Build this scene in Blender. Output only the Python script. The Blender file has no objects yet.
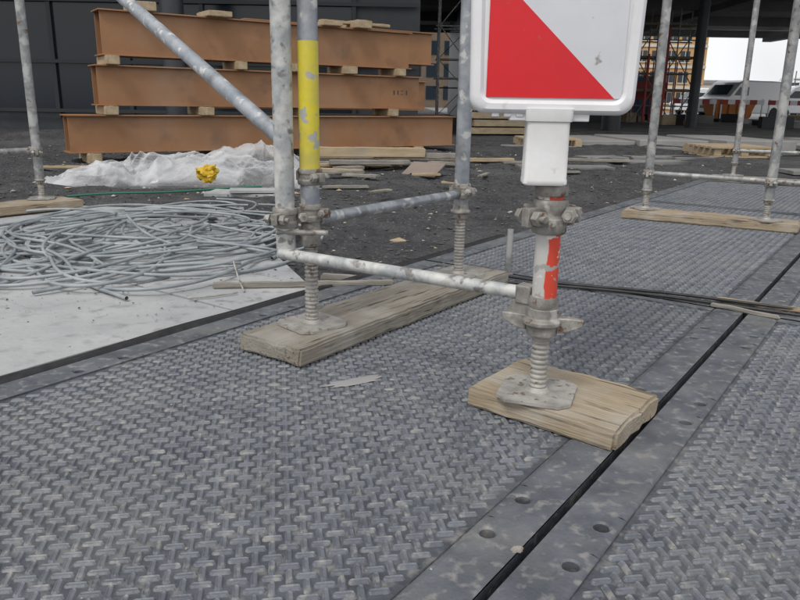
import bpy, bmesh, math, random
import numpy as np
from mathutils import Vector, Matrix, noise
random.seed(7); rng=np.random.default_rng(3)
S=bpy.context.scene
def V(*a): return Vector(a)

# ---------------------------------------------------------------- materials
def mat(name,c1,c2=None,scale=8,rough=.7,metal=0,bump=0,bscale=None,lo=.35,hi=.65,c3=None,s3=30,lo3=.6,hi3=.66,stretch=None,detail=4,rough2=None,coat=0,raw3=False,c4=None,s4=3,lo4=.5,hi4=.7,f4=.8):
    m=bpy.data.materials.new(name); m.use_nodes=True
    n=m.node_tree.nodes; l=m.node_tree.links; b=n['Principled BSDF']
    b.inputs['Roughness'].default_value=rough; b.inputs['Metallic'].default_value=metal
    b.inputs['Base Color'].default_value=(*c1,1)
    if coat: b.inputs['Coat Weight'].default_value=coat
    tc=n.new('ShaderNodeTexCoord'); raw=src=tc.outputs['Object']
    if stretch:
        mp=n.new('ShaderNodeMapping'); mp.inputs['Scale'].default_value=stretch
        l.new(src,mp.inputs['Vector']); src=mp.outputs['Vector']
    def layer(col,c,s,lo_,hi_,vec,f=1):
        t3=n.new('ShaderNodeTexNoise'); t3.inputs['Scale'].default_value=s; t3.inputs['Detail'].default_value=3
        l.new(vec,t3.inputs['Vector'])
        r3=n.new('ShaderNodeMapRange'); r3.inputs['From Min'].default_value=lo_; r3.inputs['From Max'].default_value=hi_; r3.inputs['To Max'].default_value=f
        l.new(t3.outputs['Fac'],r3.inputs['Value'])
        mx=n.new('ShaderNodeMix'); mx.data_type='RGBA'; mx.inputs[7].default_value=(*c,1)
        l.new(r3.outputs['Result'],mx.inputs[0]); l.new(col,mx.inputs[6]); return mx.outputs[2]
    if c2:
        t=n.new('ShaderNodeTexNoise'); t.inputs['Scale'].default_value=scale; t.inputs['Detail'].default_value=detail; t.inputs['Roughness'].default_value=.65
        l.new(src,t.inputs['Vector'])
        r=n.new('ShaderNodeValToRGB'); r.color_ramp.elements[0].position=lo; r.color_ramp.elements[1].position=hi
        r.color_ramp.elements[0].color=(*c1,1); r.color_ramp.elements[1].color=(*c2,1)
        l.new(t.outputs['Fac'],r.inputs['Fac']); col=r.outputs['Color']
        if rough2 is not None:
            mr=n.new('ShaderNodeMapRange'); mr.inputs['From Min'].default_value=lo; mr.inputs['From Max'].default_value=hi
            mr.inputs['To Min'].default_value=rough; mr.inputs['To Max'].default_value=rough2
            l.new(t.outputs['Fac'],mr.inputs['Value']); l.new(mr.outputs['Result'],b.inputs['Roughness'])
        if c3: col=layer(col,c3,s3,lo3,hi3,raw if raw3 else src)
        if c4: col=layer(col,c4,s4,lo4,hi4,raw,f4)
        l.new(col,b.inputs['Base Color'])
    if bump:
        tb=n.new('ShaderNodeTexNoise'); tb.inputs['Scale'].default_value=bscale or scale*3; tb.inputs['Detail'].default_value=2
        l.new(src,tb.inputs['Vector'])
        bp=n.new('ShaderNodeBump'); bp.inputs['Strength'].default_value=1; bp.inputs['Distance'].default_value=bump
        l.new(tb.outputs['Fac'],bp.inputs['Height']); l.new(bp.outputs['Normal'],b.inputs['Normal'])
    return m

M={}
M['galv']=mat('galvanised_steel',(.25,.275,.31),(.42,.44,.46),16,.42,.5,.0006,60,c3=(.60,.60,.57),s3=24,lo3=.58,hi3=.63,rough2=.6,c4=(.16,.15,.14),s4=11,lo4=.56,hi4=.72,f4=.7)
M['galv_white']=mat('plaster_splashed_steel',(.32,.34,.35),(.56,.56,.53),22,.55,.2,.001,70,c3=(.20,.19,.18),s3=45,lo3=.55,hi3=.65,c4=(.66,.65,.62),s4=14,lo4=.52,hi4=.6,f4=.6)
M['galv_dark']=mat('weathered_steel',(.20,.21,.22),(.36,.36,.35),20,.55,.35,.001,60,c3=(.16,.09,.05),s3=35,lo3=.6,hi3=.68,c4=(.5,.5,.48),s4=12,lo4=.55,hi4=.62,f4=.7)
M['cast']=mat('cast_coupler_steel',(.19,.18,.165),(.34,.325,.295),30,.65,.35,.0015,80,c3=(.15,.09,.055),s3=40,c4=(.48,.46,.43),s4=25,lo4=.56,hi4=.64,f4=.7)
M['jack']=mat('dusty_zinc_jack',(.28,.27,.25),(.43,.415,.38),30,.65,.3,.001,90,c3=(.17,.14,.11),s3=40,c4=(.46,.40,.37),s4=18,lo4=.56,hi4=.66,f4=.4)
M['yellow']=mat('yellow_paint',(.72,.60,.03),(.60,.52,.10),12,.45,0,.0008,60,c3=(.42,.42,.38),s3=34,lo3=.585,hi3=.62,c4=(.30,.27,.12),s4=9,lo4=.55,hi4=.75,f4=.5)
M['white_pl']=mat('white_plastic',(.76,.76,.76),(.66,.66,.65),10,.45,0,.0003,40,c3=(.36,.34,.31),s3=22,lo3=.63,hi3=.76,c4=(.5,.47,.43),s4=7,lo4=.5,hi4=.75,f4=.4)
M['sign_frame']=mat('sign_frame_plastic',(.78,.78,.79),(.70,.70,.71),6,.4,0,.0002,30,c3=(.42,.40,.37),s3=18,lo3=.65,hi3=.78,c4=(.5,.48,.45),s4=5,lo4=.5,hi4=.75,f4=.3)
M['red_refl']=mat('red_reflective_sheet',(.70,.006,.012),(.60,.008,.015),5,.4,0,0,coat=.1,c3=(.42,.10,.09),s3=40,lo3=.68,hi3=.76)
M['white_refl']=mat('white_reflective_sheet',(.66,.67,.70),(.58,.59,.62),5,.4,0,0,coat=.1,c3=(.30,.28,.27),s3=28,lo3=.66,hi3=.70)
M['black']=mat('black_rubber',(.015,.015,.017),(.035,.035,.037),20,.5,0,.001,50)
M['plank']=mat('weathered_plank',(.17,.15,.12),(.29,.262,.215),3.0,.9,0,.003,9,stretch=(1,14,14),lo=.25,hi=.75,c3=(.075,.066,.055),s3=6,lo3=.57,hi3=.66,c4=(.36,.345,.31),s4=9,lo4=.45,hi4=.68,f4=.55)
M['block']=mat('cut_wood_block',(.24,.19,.13),(.38,.31,.215),3.5,.9,0,.003,10,stretch=(1.2,16,16),lo=.25,hi=.75,c3=(.11,.085,.06),s3=5,lo3=.58,hi3=.66,c4=(.40,.37,.32),s4=10,lo4=.45,hi4=.68,f4=.55)
M['lath']=mat('grey_lath',(.18,.165,.145),(.32,.30,.26),5,.9,0,.001,12,stretch=(1,10,10))
M['timber']=mat('pale_timber',(.33,.25,.15),(.45,.36,.24),3,.85,0,.001,10,stretch=(1,6,6),c4=(.27,.25,.21),s4=3,f4=.6)
M['mat_base']=mat('trackway_mat_base',(.050,.056,.066),(.095,.103,.117),14,.5,0,.0014,150,c3=(.20,.195,.185),s3=38,lo3=.52,hi3=.72,rough2=.65,c4=(.16,.155,.145),s4=2.6,lo4=.5,hi4=.75,f4=.45)
M['mat_rim']=mat('trackway_mat_rim',(.075,.083,.096),(.13,.14,.155),9,.45,0,.001,150,c3=(.24,.235,.225),s3=42,lo3=.54,hi3=.72,rough2=.62,c4=(.20,.195,.185),s4=6,lo4=.5,hi4=.72,f4=.55)
M['mat_bar']=mat('trackway_mat_tread',(.095,.105,.122),(.16,.172,.192),12,.42,0,.001,220,c3=(.27,.265,.25),s3=45,lo3=.54,hi3=.72,rough2=.6,c4=(.22,.215,.205),s4=2.6,lo4=.5,hi4=.78,f4=.4)
M['slab']=mat('pale_paving',(.27,.28,.29),(.39,.395,.395),3.5,.85,0,.0018,60,c3=(.19,.19,.19),s3=16,lo3=.55,hi3=.72,c4=(.46,.46,.45),s4=1.6,lo4=.45,hi4=.65,f4=.5)
M['gravel']=mat('dark_gravel',(.022,.023,.026),(.06,.06,.062),9,.85,0,.02,45,c3=(.13,.125,.12),s3=60,lo3=.59,hi3=.7,detail=5,c4=(.11,.11,.11),s4=.8,lo4=.5,hi4=.7,f4=.5)
M['apron']=mat('dusty_asphalt',(.15,.15,.15),(.25,.25,.24),.5,.85,0,.004,8,c3=(.09,.09,.09),s3=1.5,lo3=.5,hi3=.65)
M['stone']=mat('crushed_stone',(.035,.035,.037),(.11,.108,.105),12,.9)
M['debris']=mat('debris_pale',(.22,.20,.17),(.45,.43,.39),9,.9)
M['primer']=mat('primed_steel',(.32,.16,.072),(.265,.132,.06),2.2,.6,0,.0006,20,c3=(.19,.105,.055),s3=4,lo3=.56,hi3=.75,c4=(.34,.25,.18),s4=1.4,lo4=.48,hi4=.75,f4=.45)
M['primer_shaded']=mat('primed_steel_shaded_inside',(.12,.055,.03),(.09,.04,.022),3,.7)  # primer colour darkened to paint in the shade of the hollow girder ends
M['strip']=mat('bluegrey_strip',(.19,.215,.23),(.34,.365,.375),6,.45,0)
M['green']=mat('green_hose',(.03,.16,.10),None,rough=.5)
M['yellowbag']=mat('yellow_plastic',(.70,.45,.02),(.5,.32,.02),12,.5,0,.003,20)
M['board']=mat('weathered_board',(.26,.20,.17),(.20,.165,.14),5,.85)
M['concrete']=mat('concrete',(.22,.22,.215),(.30,.295,.285),1.2,.85,0,.003,12)
M['soffit']=mat('soffit_concrete',(.22,.22,.22),(.29,.29,.285),.6,.9,0,.004,6)
M['darkwall']=mat('dark_cladding',(.025,.028,.034),(.04,.044,.05),1.5,.5)
M['frame_dark']=mat('dark_mullion',(.035,.04,.045),None,rough=.5,metal=.4)
M['ochre']=mat('ochre_facade',(.52,.31,.14),(.46,.27,.12),.4,.85)
M['cream']=mat('cream_facade',(.58,.55,.49),(.50,.475,.43),.4,.85)
M['brownwall']=mat('brown_facade',(.16,.12,.085),(.12,.09,.065),.4,.85)
M['carwhite']=mat('white_car_paint',(.78,.79,.80),None,rough=.3,coat=.5)
M['tyre']=mat('tyre',(.02,.02,.02),None,rough=.8)
M['redpaint']=mat('red_paint',(.42,.045,.035),None,rough=.5)
M['orangepaint']=mat('orange_paint',(.60,.20,.03),(.5,.16,.03),2,.55)
M['bluepaint']=mat('blue_container_paint',(.06,.12,.22),(.05,.10,.18),2,.6)
def glass(name,c,rough=.12,sp=.5):
    m=bpy.data.materials.new(name); m.use_nodes=True; b=m.node_tree.nodes['Principled BSDF']
    b.inputs['Base Color'].default_value=(*c,1); b.inputs['Roughness'].default_value=rough
    b.inputs['Specular IOR Level'].default_value=sp
    return m
M['glass']=glass('window_glass',(.02,.03,.04)); M['glass_d']=glass('tinted_glazing',(.012,.018,.026),.15,.45)
def postmat():
    # tube painted half red, half white, chipped through to zinc
    m=bpy.data.materials.new('chipped_red_white_paint'); m.use_nodes=True; n=m.node_tree.nodes; l=m.node_tree.links; b=n['Principled BSDF']; b.inputs['Roughness'].default_value=.5
    tc=n.new('ShaderNodeTexCoord'); sp=n.new('ShaderNodeSeparateXYZ'); l.new(tc.outputs['Object'],sp.inputs[0])
    def nz(s,vec=tc.outputs['Object'],d=5):
        t=n.new('ShaderNodeTexNoise'); t.inputs['Scale'].default_value=s; t.inputs['Detail'].default_value=d; l.new(vec,t.inputs['Vector']); return t.outputs['Fac']
    a=n.new('ShaderNodeMath'); a.operation='MULTIPLY_ADD'; l.new(nz(24),a.inputs[0]); a.inputs[1].default_value=.020; l.new(sp.outputs['X'],a.inputs[2])
    r=n.new('ShaderNodeMapRange'); r.inputs['From Min'].default_value=.2905; r.inputs['From Max'].default_value=.2925; l.new(a.outputs[0],r.inputs['Value'])
    mx=n.new('ShaderNodeMix'); mx.data_type='RGBA'; mx.inputs[6].default_value=(.50,.49,.46,1); mx.inputs[7].default_value=(.60,.06,.03,1); l.new(r.outputs['Result'],mx.inputs[0])
    col=mx.outputs[2]
    for (s,c,lo_,hi_) in((34,(.34,.33,.31),.60,.63),(60,(.62,.60,.57),.62,.66),(18,(.22,.12,.09),.64,.70)):
        r=n.new('ShaderNodeMapRange'); r.inputs['From Min'].default_value=lo_; r.inputs['From Max'].default_value=hi_; l.new(nz(s),r.inputs['Value'])
        mx=n.new('ShaderNodeMix'); mx.data_type='RGBA'; mx.inputs[7].default_value=(*c,1); l.new(r.outputs['Result'],mx.inputs[0]); l.new(col,mx.inputs[6]); col=mx.outputs[2]
    l.new(col,b.inputs['Base Color']); return m
M['post']=postmat()
def film():
    m=bpy.data.materials.new('clear_plastic_film'); m.use_nodes=True; n=m.node_tree.nodes; l=m.node_tree.links
    b=n['Principled BSDF']; b.inputs['Base Color'].default_value=(.74,.75,.76,1); b.inputs['Roughness'].default_value=.16
    tp=n.new('ShaderNodeBsdfTransparent'); tp.inputs['Color'].default_value=(.92,.92,.92,1)
    m2=n.new('ShaderNodeMixShader')
    lw=n.new('ShaderNodeLayerWeight'); lw.inputs['Blend'].default_value=.4
    tc=n.new('ShaderNodeTexCoord'); t=n.new('ShaderNodeTexNoise'); t.inputs['Scale'].default_value=3.5; t.inputs['Detail'].default_value=4
    l.new(tc.outputs['Object'],t.inputs['Vector'])
    ad=n.new('ShaderNodeMath'); ad.operation='SUBTRACT'; l.new(t.outputs['Fac'],ad.inputs[0]); l.new(lw.outputs['Facing'],ad.inputs[1])
    mr=n.new('ShaderNodeMapRange'); mr.inputs['From Min'].default_value=-.35; mr.inputs['From Max'].default_value=.35; mr.inputs['To Min'].default_value=.22; mr.inputs['To Max'].default_value=.88
    l.new(ad.outputs[0],mr.inputs['Value']); l.new(mr.outputs['Result'],m2.inputs[0])
    l.new(b.outputs[0],m2.inputs[1]); l.new(tp.outputs[0],m2.inputs[2])
    l.new(m2.outputs[0],n['Material Output'].inputs['Surface'])
    return m
M['film']=film()

# ---------------------------------------------------------------- helpers
def link(o,parent=None):
    S.collection.objects.link(o)
    if parent: o.parent=parent
    return o
def empty(name):
    e=bpy.data.objects.new(name,None); e.empty_display_size=.1; S.collection.objects.link(e); return e
def mesh(name,vs,fs,m,parent=None,smooth=False):
    me=bpy.data.meshes.new(name); me.from_pydata([tuple(v) for v in vs],[],fs); me.update()
    ms=m if isinstance(m,list) else [m]
    for k in ms: me.materials.append(M[k])
    if smooth: me.polygons.foreach_set('use_smooth',[True]*len(me.polygons))
    return link(bpy.data.objects.new(name,me),parent)
def frm(d):
    d=d.normalized(); a=Vector((0,0,1)) if abs(d.z)<.9 else Vector((1,0,0))
    x=d.cross(a).normalized(); y=d.cross(x).normalized(); return x,y,d
class B:   # mesh builder with several primitives in one object
    def __init__(s): s.v=[];s.f=[];s.mi=[]
    def add(s,vs,fs,mi=0):
        o=len(s.v); s.v+= [tuple(v) for v in vs]; s.f+=[tuple(i+o for i in f) for f in fs]; s.mi+=[mi]*len(fs)
    def lathe(s,p,d,prof,n=20,mi=0,capped=True):
        x,y,z=frm(d); vs=[];fs=[]
        for (h,r) in prof:
            for i in range(n):
                a=2*math.pi*i/n; vs.append(p+z*h+x*(r*math.cos(a))+y*(r*math.sin(a)))
        for j in range(len(prof)-1):
            for i in range(n):
                k=(i+1)%n; fs.append((j*n+i,j*n+k,(j+1)*n+k,(j+1)*n+i))
        if capped:
            fs.append(tuple(range(n))); fs.append(tuple(range((len(prof)-1)*n,len(prof)*n)))
        s.add(vs,fs,mi)
    def tube(s,p,q,r,n=20,mi=0,wall=.004):
        d=q-p; L=d.length
        s.lathe(p,d,[(0,r-wall),(0,r),(L,r),(L,r-wall),(L-.05,r-wall)],n,mi,False)
        x,y,z=frm(d)
        s.lathe(p,d,[(.03,r-wall),(0,r-wall)],n,mi,False)
        s.lathe(p+z*.03,d,[(0,r-wall),(0,.0001)],n,mi,False)
        s.lathe(p+z*(L-.05),d,[(0,.0001),(0,r-wall)],n,mi,False)
    def box(s,c,ax,hs,mi=0,bev=0):
        x,y,z=ax; vs=[]
        for sx in(-1,1):
            for sy in(-1,1):
                for sz in(-1,1): vs.append(c+x*(sx*hs[0])+y*(sy*hs[1])+z*(sz*hs[2]))
        s.add(vs,[(0,1,3,2),(4,6,7,5),(0,4,5,1),(2,3,7,6),(0,2,6,4),(1,5,7,3)],mi)
    def abox(s,x0,x1,y0,y1,z0,z1,mi=0):
        s.box(Vector(((x0+x1)/2,(y0+y1)/2,(z0+z1)/2)),(V(1,0,0),V(0,1,0),V(0,0,1)),((x1-x0)/2,(y1-y0)/2,(z1-z0)/2),mi)
    def obj(s,name,mats,parent=None,smooth=True,bevel=0,sharp=35):
        me=bpy.data.meshes.new(name); me.from_pydata(s.v,[],s.f); me.update()
        for k in (mats if isinstance(mats,list) else [mats]): me.materials.append(M[k])
        me.polygons.foreach_set('material_index',s.mi)
        bm=bmesh.new(); bm.from_mesh(me); bmesh.ops.recalc_face_normals(bm,faces=bm.faces); bm.to_mesh(me); bm.free()
        if smooth:
            me.polygons.foreach_set('use_smooth',[True]*len(me.polygons)); me.set_sharp_from_angle(angle=math.radians(sharp))
        o=link(bpy.data.objects.new(name,me),parent)
        if bevel:
            md=o.modifiers.new('bevel','BEVEL'); md.width=bevel; md.segments=2; md.limit_method='ANGLE'
        return o
UP=V(0,0,1)
def horiz(ang): return V(math.cos(ang),math.sin(ang),0)

# ---------------------------------------------------------------- mats frame
O=V(.11,.796,0); U=V(.579,.8153,0).normalized(); N=V(U.y,-U.x,0)
def MP(s,t,z=0): return O+U*s+N*t+UP*z

def rim_strip(b,s0,s1,t0,t1,z,holes,tc,zb=-.045,r=.0125):
    w=(t1-t0)/2; cur=s0; out=1 if tc>(t0+t1)/2 else -1
    def strip(a,c):
        k=max(1,int((c-a)/.06)); T=[t0,t0+(t1-t0)*.12,t0+(t1-t0)*.88,t1] 
        vs=[]
        for i in range(k+1):
            s=a+(c-a)*i/k
            for j,t in enumerate(T):
                e=(i in(0,k))
                dz=0 if e else .0012*noise.noise(Vector((s*7,t*9,0)))
                if j==(3 if out>0 else 0): dz-=.003
                vs.append(MP(s,t,z+dz))
        b.add(vs,[(i*4+j,i*4+j+1,i*4+j+5,i*4+j+4) for i in range(k) for j in range(3)],3)
    for h in holes:
        if h-w<=cur or h+w>=s1: continue
        strip(cur,h-w)
        n=24; sq=[];ci=[];lo=[];c2=[]
        for i in range(n):
            a=2*math.pi*(i+.0)/n; c,s_=math.cos(a),math.sin(a); k=w/max(abs(c),abs(s_))
            zz=z-(.003 if (s_*out)>=abs(c)-1e-6 else 0)
            sq.append(MP(h+c*k,(t0+t1)/2+s_*k,zz)); ci.append(MP(h+c*r*1.25,tc+s_*r*1.25,z)); c2.append(MP(h+c*r,tc+s_*r,z-.003)); lo.append(MP(h+c*r,tc+s_*r,zb+.003))
        vs=sq+ci+c2+lo; fs=[]
        for i in range(n):
            k=(i+1)%n
            for j in range(3): fs.append((j*n+i,j*n+k,(j+1)*n+k,(j+1)*n+i))
        b.add(vs,fs,3); 
        b.add(lo,[tuple(range(n))],2)
        cur=h+w
    strip(cur,s1)

def panel(name,s0,s1,t0,t1,phase):
    b=B(); rw=.085; re=.035; zf=-.004; zb=-.045
    hs=[]; k=math.floor((s0-.14)/.59)-1
    while .14+.59*k<s1:
        for q in (.14+.59*k,.258+.59*k):
            if s0+.03<q<s1-.03: hs.append(q)
        k+=1
    hs.sort()
    rim_strip(b,s0,s1,t1-rw,t1,0,hs,t1-.058); rim_strip(b,s0,s1,t0,t0+rw,0,hs,t0+.058)
    a0,a1,c0,c1=s0+re,s1-re,t0+rw,t1-rw
    b.add([MP(s0,c0),MP(a0,c0),MP(a0,c1),MP(s0,c1)],[(0,1,2,3)],3)
    b.add([MP(a1,c0),MP(s1,c0),MP(s1,c1),MP(a1,c1)],[(0,1,2,3)],3)
    b.add([MP(a0,c0,zf),MP(a1,c0,zf),MP(a1,c1,zf),MP(a0,c1,zf),MP(a0,c0),MP(a1,c0),MP(a1,c1),MP(a0,c1)],[(0,1,2,3),(0,1,5,4),(1,2,6,5),(2,3,7,6),(3,0,4,7)])
    b.add([MP(s0,t0,-.003),MP(s1,t0,-.003),MP(s1,t1,-.003),MP(s0,t1,-.003),MP(s0,t0,zb),MP(s1,t0,zb),MP(s1,t1,zb),MP(s0,t1,zb)],[(0,1,5,4),(1,2,6,5),(2,3,7,6),(3,0,4,7)])
    # tread bars
    P=.0232; L=.0310; W=.0112; h=.0040; c=.0032
    ang=math.radians(45); ca,sa=math.cos(ang),math.sin(ang)
    out=[(-L/2+c,-W/2),(L/2-c,-W/2),(L/2,-W/2+c),(L/2,W/2-c),(L/2-c,W/2),(-L/2+c,W/2),(-L/2,W/2-c),(-L/2,-W/2+c)]
    kx,ky=(L-.0045)/L,(W-.0045)/W; kx2,ky2=(L-.0085)/L,(W-.0080)/W
    n=int(((a1-a0)+(c1-c0))/P/1.4)+6; mid=((a0+a1)/2,(c0+c1)/2)
    vs=[];fs=[]; far=s0>4
    for i in range(-n,n):
        for j in range(-n,n):
            x,y=i*P,j*P; ss=mid[0]+x*ca-y*sa; tt=mid[1]+x*sa+y*ca
            if not(a0+.014<ss<a1-.014 and c0+.014<tt<c1-.014): continue
            th=ang+(math.pi/2 if (i+j)%2 else 0); co,si=math.cos(th),math.sin(th)
            pn=noise.noise(Vector((ss*2.5,tt*2.5,t0)))
            o=len(vs); wear=max(.35,min(1.05,.85+.35*pn+random.uniform(-.12,.1)))
            lev=((zf,1,1),(zf+h*wear,kx,ky)) if far else ((zf,1,1),(zf+h*wear,kx,ky),(zf+h*wear-.0012,kx2,ky2))
            for (kz,fx,fy) in lev:
                for (px,py) in out:
                    a_,b_=px*fx,py*fy; vs.append(tuple(MP(ss+a_*co-b_*si,tt+a_*si+b_*co,kz)))
            for lv in range(0,8*(len(lev)-1),8):
                for q in range(8):
                    r_=(q+1)%8; fs.append((o+lv+q,o+lv+r_,o+lv+8+r_,o+lv+8+q))
            fs.append(tuple(o+8*(len(lev)-1)+q for q in range(8)))
    b.add(vs,fs,1)
    return b.obj(name,['mat_base','mat_bar','black','mat_rim'],None,smooth=False)
g=.016
for (t0,t1) in ((-1.21,-g/2),(g/2,1.2)):
    for (s0,s1) in ((-.95,1.68),(1.694,4.25),(4.264,6.6)):
        panel('trackway_mat' ,s0,s1,t0,t1,0)

# ---------------------------------------------------------------- ground
def heightf(x,y):
    p=Vector((x,y,0)); r=V(x-O.x,y-O.y,0); t=r.dot(N); s=r.dot(U)
    z=-.05
    k=min(1,max(0,(-1.3-t)/.4))
    amp=.04*min(1,max(0,(y-2.4)/1.5))
    z+=amp*k*(noise.fractal(p*1.3,1.0,2,5)+.25)+.008*noise.noise(p*9)*k
    z+=.03*k*max(0,1-abs(noise.noise(Vector((x*.9,y*3.0,2))))*5)*min(1,max(0,(y-2.6)))
    return z
xs=np.concatenate([np.linspace(-400,-12,12),np.linspace(-9,9,220),np.linspace(12,400,12)])
ys=np.concatenate([np.linspace(-60,-2,6),np.linspace(0,14,200),np.linspace(16,60,12),np.linspace(90,900,10)])
vs=[];fs=[]
for y in ys:
    for x in xs: vs.append((x,y,heightf(x,y) if abs(x)<9.1 and y<14.5 else -.05))
nx=len(xs)
for j in range(len(ys)-1):
    for i in range(nx-1): fs.append((j*nx+i,j*nx+i+1,(j+1)*nx+i+1,(j+1)*nx+i))
mesh('ground',vs,fs,'gravel',smooth=True)
b=B(); b.add([(2.6,12.4,-.030),(300,12.4,-.030),(300,400,-.030),(1.2,400,-.030)],[(0,1,2,3)]); b.obj('asphalt_yard','apron',smooth=False)

def clip(poly,p,nrm):
    out=[]
    for i in range(len(poly)):
        a=poly[i];c=poly[(i+1)%len(poly)]; da=(a-p).dot(nrm);dc=(c-p).dot(nrm)
        if da>=0: out.append(a)
        if (da>=0)!=(dc>=0): out.append(a+(c-a)*(da/(da-dc)))
    return out
b=B()
edges=[(V(-.30,2.40,0),V(-1.0,4.15,0)),(V(-1.0,4.15,0),V(-2.6,4.35,0))]
row=0; s=-1.9
while s<3.2:
    ds=.375; off=.35*(row%2)
    tt=-1.27; first=True
    while tt>-4.6:
        w=.8 if not first else .8-off
        gp=random.uniform(.002,.0055)
        poly=[MP(s+gp,tt-.003),MP(s+ds-.003,tt-.003),MP(s+ds-.003,tt-w+.003),MP(s+gp,tt-w+.003)]
        for (p,q) in edges:
            d=(q-p); nn=V(-d.y,d.x,0)
            poly=clip(poly,p,nn)
            if len(poly)<3: break
        if len(poly)>=3:
            z=-.006+random.uniform(-.003,.003); k=len(poly)
            top=[v+UP*(z+random.uniform(-.0015,.0015)) for v in poly]; bot=[v+UP*-.05 for v in poly]
            b.add(top+bot,[tuple(range(k))]+[(i,(i+1)%k,k+(i+1)%k,k+i) for i in range(k)])
        tt-=w; first=False
    s+=ds; row+=1
b.obj('paving',['slab'],smooth=False,bevel=.002)
b=B()
L=4.0;n=60
pv=[];
for i in range(n+1):
    s=-1.6+L*i/n; w=.012*noise.noise(Vector((s*3,0,0)))
    pv+= [MP(s,-1.268+w,-.012),MP(s,-1.25+w,.004),MP(s,-1.222+w*.5,.006),MP(s,-1.213,-.012)]
b.add(pv,[(i*4+j,i*4+j+1,i*4+j+5,i*4+j+4) for i in range(n) for j in range(3)])
b.obj('rubber_edging','black')

# ---------------------------------------------------------------- planks
def plank(name,origin,e1,e2,L,W,T,m,z0=0.0,tilt=0,parent=None,jit=.0028,seed=0):
    bm=bmesh.new(); nx,ny=max(6,int(L/.025)),8
    bmesh.ops.create_cube(bm,size=1)
    for v in bm.verts: v.co=Vector(((v.co.x+.5)*L,(v.co.y+.5)*W,(v.co.z+.5)*T))
    bmesh.ops.bevel(bm,geom=list(bm.edges),offset=min(.006,T*.2),segments=2,affect='EDGES')
    for k in range(1,nx):
        bmesh.ops.bisect_plane(bm,geom=bm.verts[:]+bm.edges[:]+bm.faces[:],plane_co=(L*k/nx,0,0),plane_no=(1,0,0))
    for k in range(1,ny):
        bmesh.ops.bisect_plane(bm,geom=bm.verts[:]+bm.edges[:]+bm.faces[:],plane_co=(0,W*k/ny,0),plane_no=(0,1,0))
    for v in bm.verts:
        p=v.co+Vector((seed*3.1,seed,0))
        edge=min(abs(v.co.y),abs(v.co.y-W))<.01
        q=noise.noise_vector(p*Vector((9,9,9)))*jit+noise.noise_vector(Vector((p.x*14,p.y*60,p.z*60)))*jit*.6
        q+=noise.noise_vector(p*30)*jit*(.9 if edge else .4)
        if v.co.z<T*.1: q.z=0
        v.co+=q
        if v.co.x<.01 or v.co.x>L-.01: v.co.x+=noise.noise(Vector((seed,v.co.y*45,v.co.z*60)))*.008
    me=bpy.data.meshes.new(name); bm.to_mesh(me); bm.free(); me.materials.append(M[m])
    me.polygons.foreach_set('use_smooth',[True]*len(me.polygons)); me.set_sharp_from_angle(angle=math.radians(40))
    o=link(bpy.data.objects.new(name,me),parent)
    e1=e1.normalized(); z=e1.cross(e2).normalized()
    if z.z<0: e2=-e2; origin=origin-e2*W; z=-z
    e2=z.cross(e1)
    R=Matrix((e1,e2,z)).transposed().to_4x4(); o.matrix_world=Matrix.Translation(origin+UP*z0)@R
    return o
u1=V(.583,.813,0); n1=V(.813,-.583,0)
plank('scaffold_plank',V(-.41,1.745,0),u1,n1,1.07,.215,.046,'plank',seed=1)
plank('wooden_block',V(.142,1.419,0),V(.775,-.632,0),V(.632,.775,0),.33,.235,.043,'block',seed=2)
plank('scaffold_plank',V(1.25,4.10,0),V(.87,-.493,0),V(.493,.87,0),.90,.22,.045,'block',seed=3)
plank('scaffold_plank',V(-1.83,4.14,0),V(-.6,-.8,0),V(-.8,.6,0),.95,.25,.045,'block',seed=4)
plank('scaffold_plank',V(2.65,6.30,0),V(.87,-.493,0),V(.493,.87,0),1.0,.22,.045,'plank',seed=5)
plank('wooden_lath',V(-.635,2.36,0),V(.635,.09,0),V(-.09,.635,0),.62,.03,.018,'lath',z0=-.004,seed=6)
plank('wooden_lath',V(1.00,2.235,0),V(.13,-.12,0),V(.12,.13,0),.20,.026,.010,'lath',z0=.001,seed=7)
plank('wooden_lath',V(1.05,2.30,0),V(.25,-.15,0),V(.15,.25,0),.32,.022,.012,'timber',z0=.001,seed=8)
plank('wooden_lath',V(-.30,2.62,0),V(.9,-.12,0),V(.12,.9,0),.5,.035,.02,'lath',z0=-.03,seed=9)
def blob(name,cx,cy,rx,ry,ang,h,m,seed,z=0):
    n=40; vs=[(cx,cy,z+h)];fs=[]
    for ring_,kk,hh in((0,.55,h*.9),(1,.85,h*.6),(2,1,0)):
        for i in range(n):
            a=6.283*i/n; q=kk*(1+.45*noise.noise(Vector((math.cos(a)*2,math.sin(a)*2,seed)))+.2*noise.noise(Vector((math.cos(a)*6,math.sin(a)*6,seed))))
            x,y=rx*q*math.cos(a),ry*q*math.sin(a); vs.append((cx+x*math.cos(ang)-y*math.sin(ang),cy+x*math.sin(ang)+y*math.cos(ang),z+hh+ .0006*noise.noise(Vector((x*90,y*90,0)))))
    for i in range(n):
        k=(i+1)%n; fs.append((0,1+i,1+k)); fs.append((1+i,1+n+i,1+n+k,1+k)); fs.append((1+n+i,1+2*n+i,1+2*n+k,1+n+k))
    return mesh(name,vs,fs,m,smooth=True)
blob('mortar_smear',-.10,1.545,.070,.020,.5,.0016,'concrete',1,-.0012)
blob('mortar_smear',.175,.905,.009,.006,.2,.006,'debris',2)
blob('mortar_smear',-.02,1.50,.012,.008,.2,.0015,'concrete',4,-.0008)

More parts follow.
